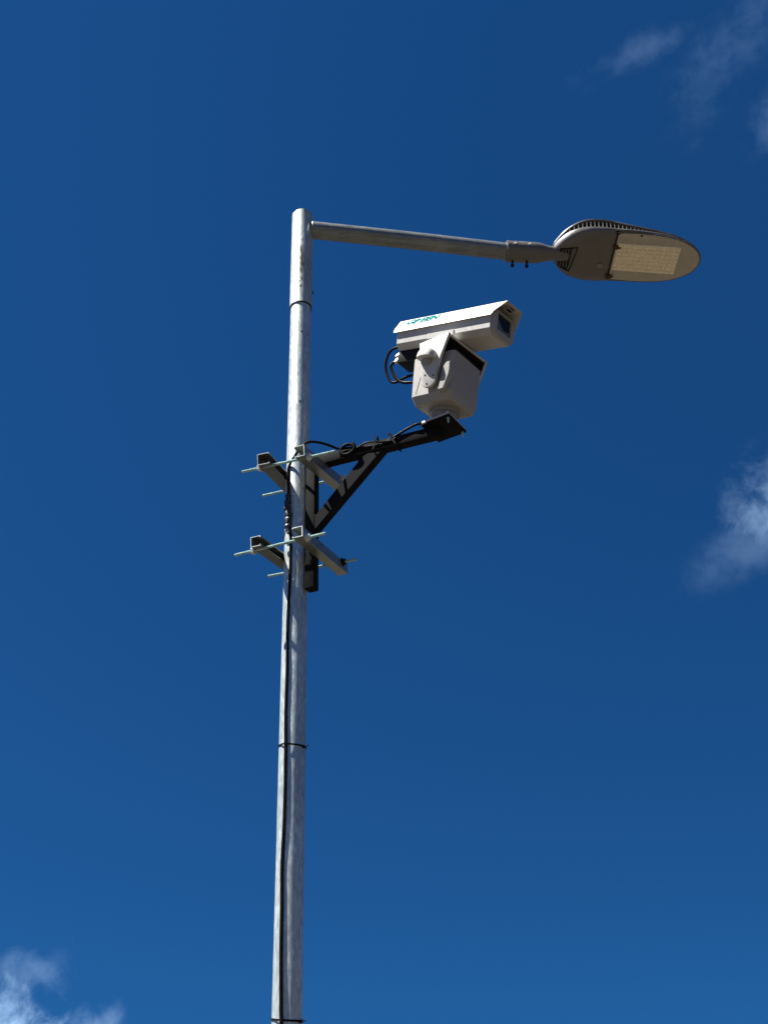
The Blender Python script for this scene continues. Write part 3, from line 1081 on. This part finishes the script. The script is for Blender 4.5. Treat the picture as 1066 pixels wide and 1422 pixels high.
# ------------------------------------------------------------------ supply cable along arm and pole
cab = thing('supply_cable', 'black supply cable running along the bracket arm and down the pole', 'cable', (-.4558, 3.937, .0))
arm_pts = [(.720, -.045, 4.330), (.690, -.040, 4.318), (.6416, -.036, 4.315), (.5868, -.034, 4.297), (.5436, -.034, 4.2786), (.4845, -.034, 4.258), (.4256, -.034, 4.262),
           (.3667, -.034, 4.270), (.315, -.036, 4.283), (.250, -.042, 4.292), (.208, -.08, 4.304), (.171, -.13, 4.2985), (.142, -.17, 4.281), (.120, -.20, 4.240)]
w1 = [FPL @ V((-.060, .0, .013)), FPL @ V((-.084, -.028, .014))] + [FB @ V(p) for p in arm_pts[1:]]
pole_pts = [(-.452, 3.90, 4.262), (-.4772, 3.9467, 4.245), (-.4839, 3.952, 4.2148), (-.4792, 3.9482, 4.1029), (-.4752, 3.9454, 4.0156), (-.469, 3.9418, 3.9087), (-.4617, 3.9387, 3.8248),
            (-.460, 3.9381, 3.7442), (-.4607, 3.9384, 3.6073), (-.4636, 3.9394, 3.4939), (-.4664, 3.9406, 3.3834), (-.4665, 3.9407, 3.3109), (-.4642, 3.9397, 3.1345), (-.4657, 3.9403, 2.9827),
            (-.4654, 3.9402, 2.9006), (-.4629, 3.9392, 2.7944), (-.461, 3.9385, 2.6483), (-.4609, 3.9384, 2.5138), (-.4631, 3.9392, 2.4125), (-.4664, 3.9406, 2.3002), (-.4636, 3.9394, 2.1372),
            (-.4624, 3.939, 1.9814), (-.4572, 3.9373, 1.7839), (-.4545, 3.9367, 1.70), (-.456, 3.9372, 1.4), (-.458, 3.9378, .9), (-.456, 3.937, .4), (-.455, 3.93, .0)]
mb = MB()
mb.tube(spline(w1 + [V(p) for p in pole_pts], 8), .0068, 12)
mb.build('main_cable', M_CABLE, cab, 60)
# a second, thinner run with a coil of slack on the arm
mb = MB(FB)
strand = [(.56, -.037, 4.272), (.53, -.038, 4.262), (.47, -.040, 4.272), (.41, -.041, 4.286), (.355, -.042, 4.268), (.32, -.046, 4.246)]
mb.tube(spline(strand, 8), .0045, 10)
coil = []
for k in range(181):
    a = 2 * math.pi * k / 57
    coil.append((.303 + (.040 + .004 * math.sin(k * .037)) * math.cos(a), -.045 - .00007 * k, 4.266 + (.029 + .003 * math.cos(k * .05)) * math.sin(a)))
mb.tube(coil, .005, 10)
mb.build('slack_coil', M_CABLE, cab, 60)
# taped joint on the pole
mb = MB()
tp = []
tr = []
for k in range(24):
    z = 4.075 - .235 * k / 23
    tp.append((-.4835 + .0005 * k + .003 * math.sin(k * .6), 3.944 - .0005 * k, z))
    tr.append((.0125 + .005 * math.sin(math.pi * min(1, k / 23)) + .0022 * math.sin(k * 1.7) + .0015 * math.sin(k * 3.1)) * (0.7 if k in (0, 23) else 1))
mb.tube(spline(tp, 2), [tr[min(i // 2, 23)] for i in range(47)], 14)
mb.build('taped_joint', M_TAPE, cab, 50)
mb = MB()
mb.tube(spline([(-.478, 3.935, 3.87), (-.487, 3.935, 3.855), (-.492, 3.938, 3.835), (-.497, 3.950, 3.82)], 6), .0035, 8)
mb.build('tape_tail', M_TAPE, cab)


def loop_tie(name, pts_, w, label, par=None, mat=M_CABLE, tail=None):
    mb_ = MB()
    nn = len(pts_)
    ctr = sum(pts_, V()) / nn
    rings_ = []
    for i in range(nn + 1):
        p = pts_[i % nn]
        d = (p - ctr)
        d.z = 0
        d.normalize()
        rings_.append([p + d * .0008 + V((0, 0, w)), p + d * .0032 + V((0, 0, w)), p + d * .0032 - V((0, 0, w)), p + d * .0008 - V((0, 0, w))])
    mb_.loft(rings_, cap=False)
    if tail:
        a, b, c = tail
        mb_.tube([a, b, c], [.0028, .0028, .002], 8)
        mb_.box(tuple(a - V((.006, .005, .005))), tuple(a + V((.006, .005, .005))), .001, 1)
    o_ = mb_.build(name, mat, par, 40)
    return o_


def tie_path(cx, cy, zf_):
    """a band round pole and cable (hull of the two circles), tilted"""
    pts_ = []
    cdir = math.atan2(cy - PY, cx - PX)
    for k in range(72):
        a = 2 * math.pi * k / 72
        da = (a - cdir + math.pi) % (2 * math.pi) - math.pi
        # support of the hull
        r1 = PR
        dist = math.hypot(cx - PX, cy - PY)
        r2 = 0
        for q in range(-20, 21):
            th = a + q * .05
            s_ = max(r1, dist * math.cos(th - cdir) + .0068)
            r2 = min(r2 or 9, s_ / max(.2, math.cos(th - a)))
        pts_.append(V((PX + r2 * math.cos(a), PY + r2 * math.sin(a), zf_(a))))
    return pts_


for (cx, cy, z, tl, lab) in [(-.4629, 3.9392, 2.797, .012, 'black cable tie strapped round the bare middle of the pole, tail at its right'),
                             (-.4545, 3.9367, 1.747, .012, 'black cable tie strapped round the pole at the very bottom of the view')]:
    pth = tie_path(cx, cy, lambda a: z - tl * math.cos(a) * .4 + .004 * math.sin(a))
    e = V((PX + PR * .93, PY - .030, z - .010))
    o = loop_tie('cable_tie', pth, .0036, lab, None, M_CABLE, (e, e + V((.008, -.012, -.001)), e + V((.022, -.018, .004))))
    tag(o, lab, 'cable tie', 'cable ties holding the supply cable to the pole')

# ties on the arm
for (x, lab) in [(.335, 'black cable tie round the bracket arm beside the coil of cable'), (.452, 'black cable tie round the bracket arm above the top of the brace'),
                 (.545, 'black cable tie round the bracket arm, nearest the camera plate')]:
    mb = MB(FB)
    sl_ = {.335: 0, .452: .012, .545: -.016}[x]
    y0, y1, z0, z1 = -.047, .030, 4.2345, 4.2965
    ringo = [(x + sl_, y0, z1 + .002), (x, y1, z1 + .002), (x - sl_, y1, z0 - .002), (x - sl_, y0, z0 - .002)]
    rings = []
    for i in range(5):
        p = V(ringo[i % 4])
        out = V((0, 1 if p.y > 0 else -1, 1 if p.z > 4.26 else -1)) * .002
        rings.append([p + V((-.0045, 0, 0)), p + V((.0045, 0, 0)), p + V((.0045, 0, 0)) + out, p + V((-.0045, 0, 0)) + out])
    mb.loft(rings, cap=False)
    mb.box((x + sl_ - .006, y0 - .003, z1 - .002), (x + sl_ + .006, y0 + .006, z1 + .010), .001, 1)
    o = mb.build('cable_tie', M_CABLE, None, 30)
    tag(o, lab, 'cable tie', 'cable ties on the bracket arm')
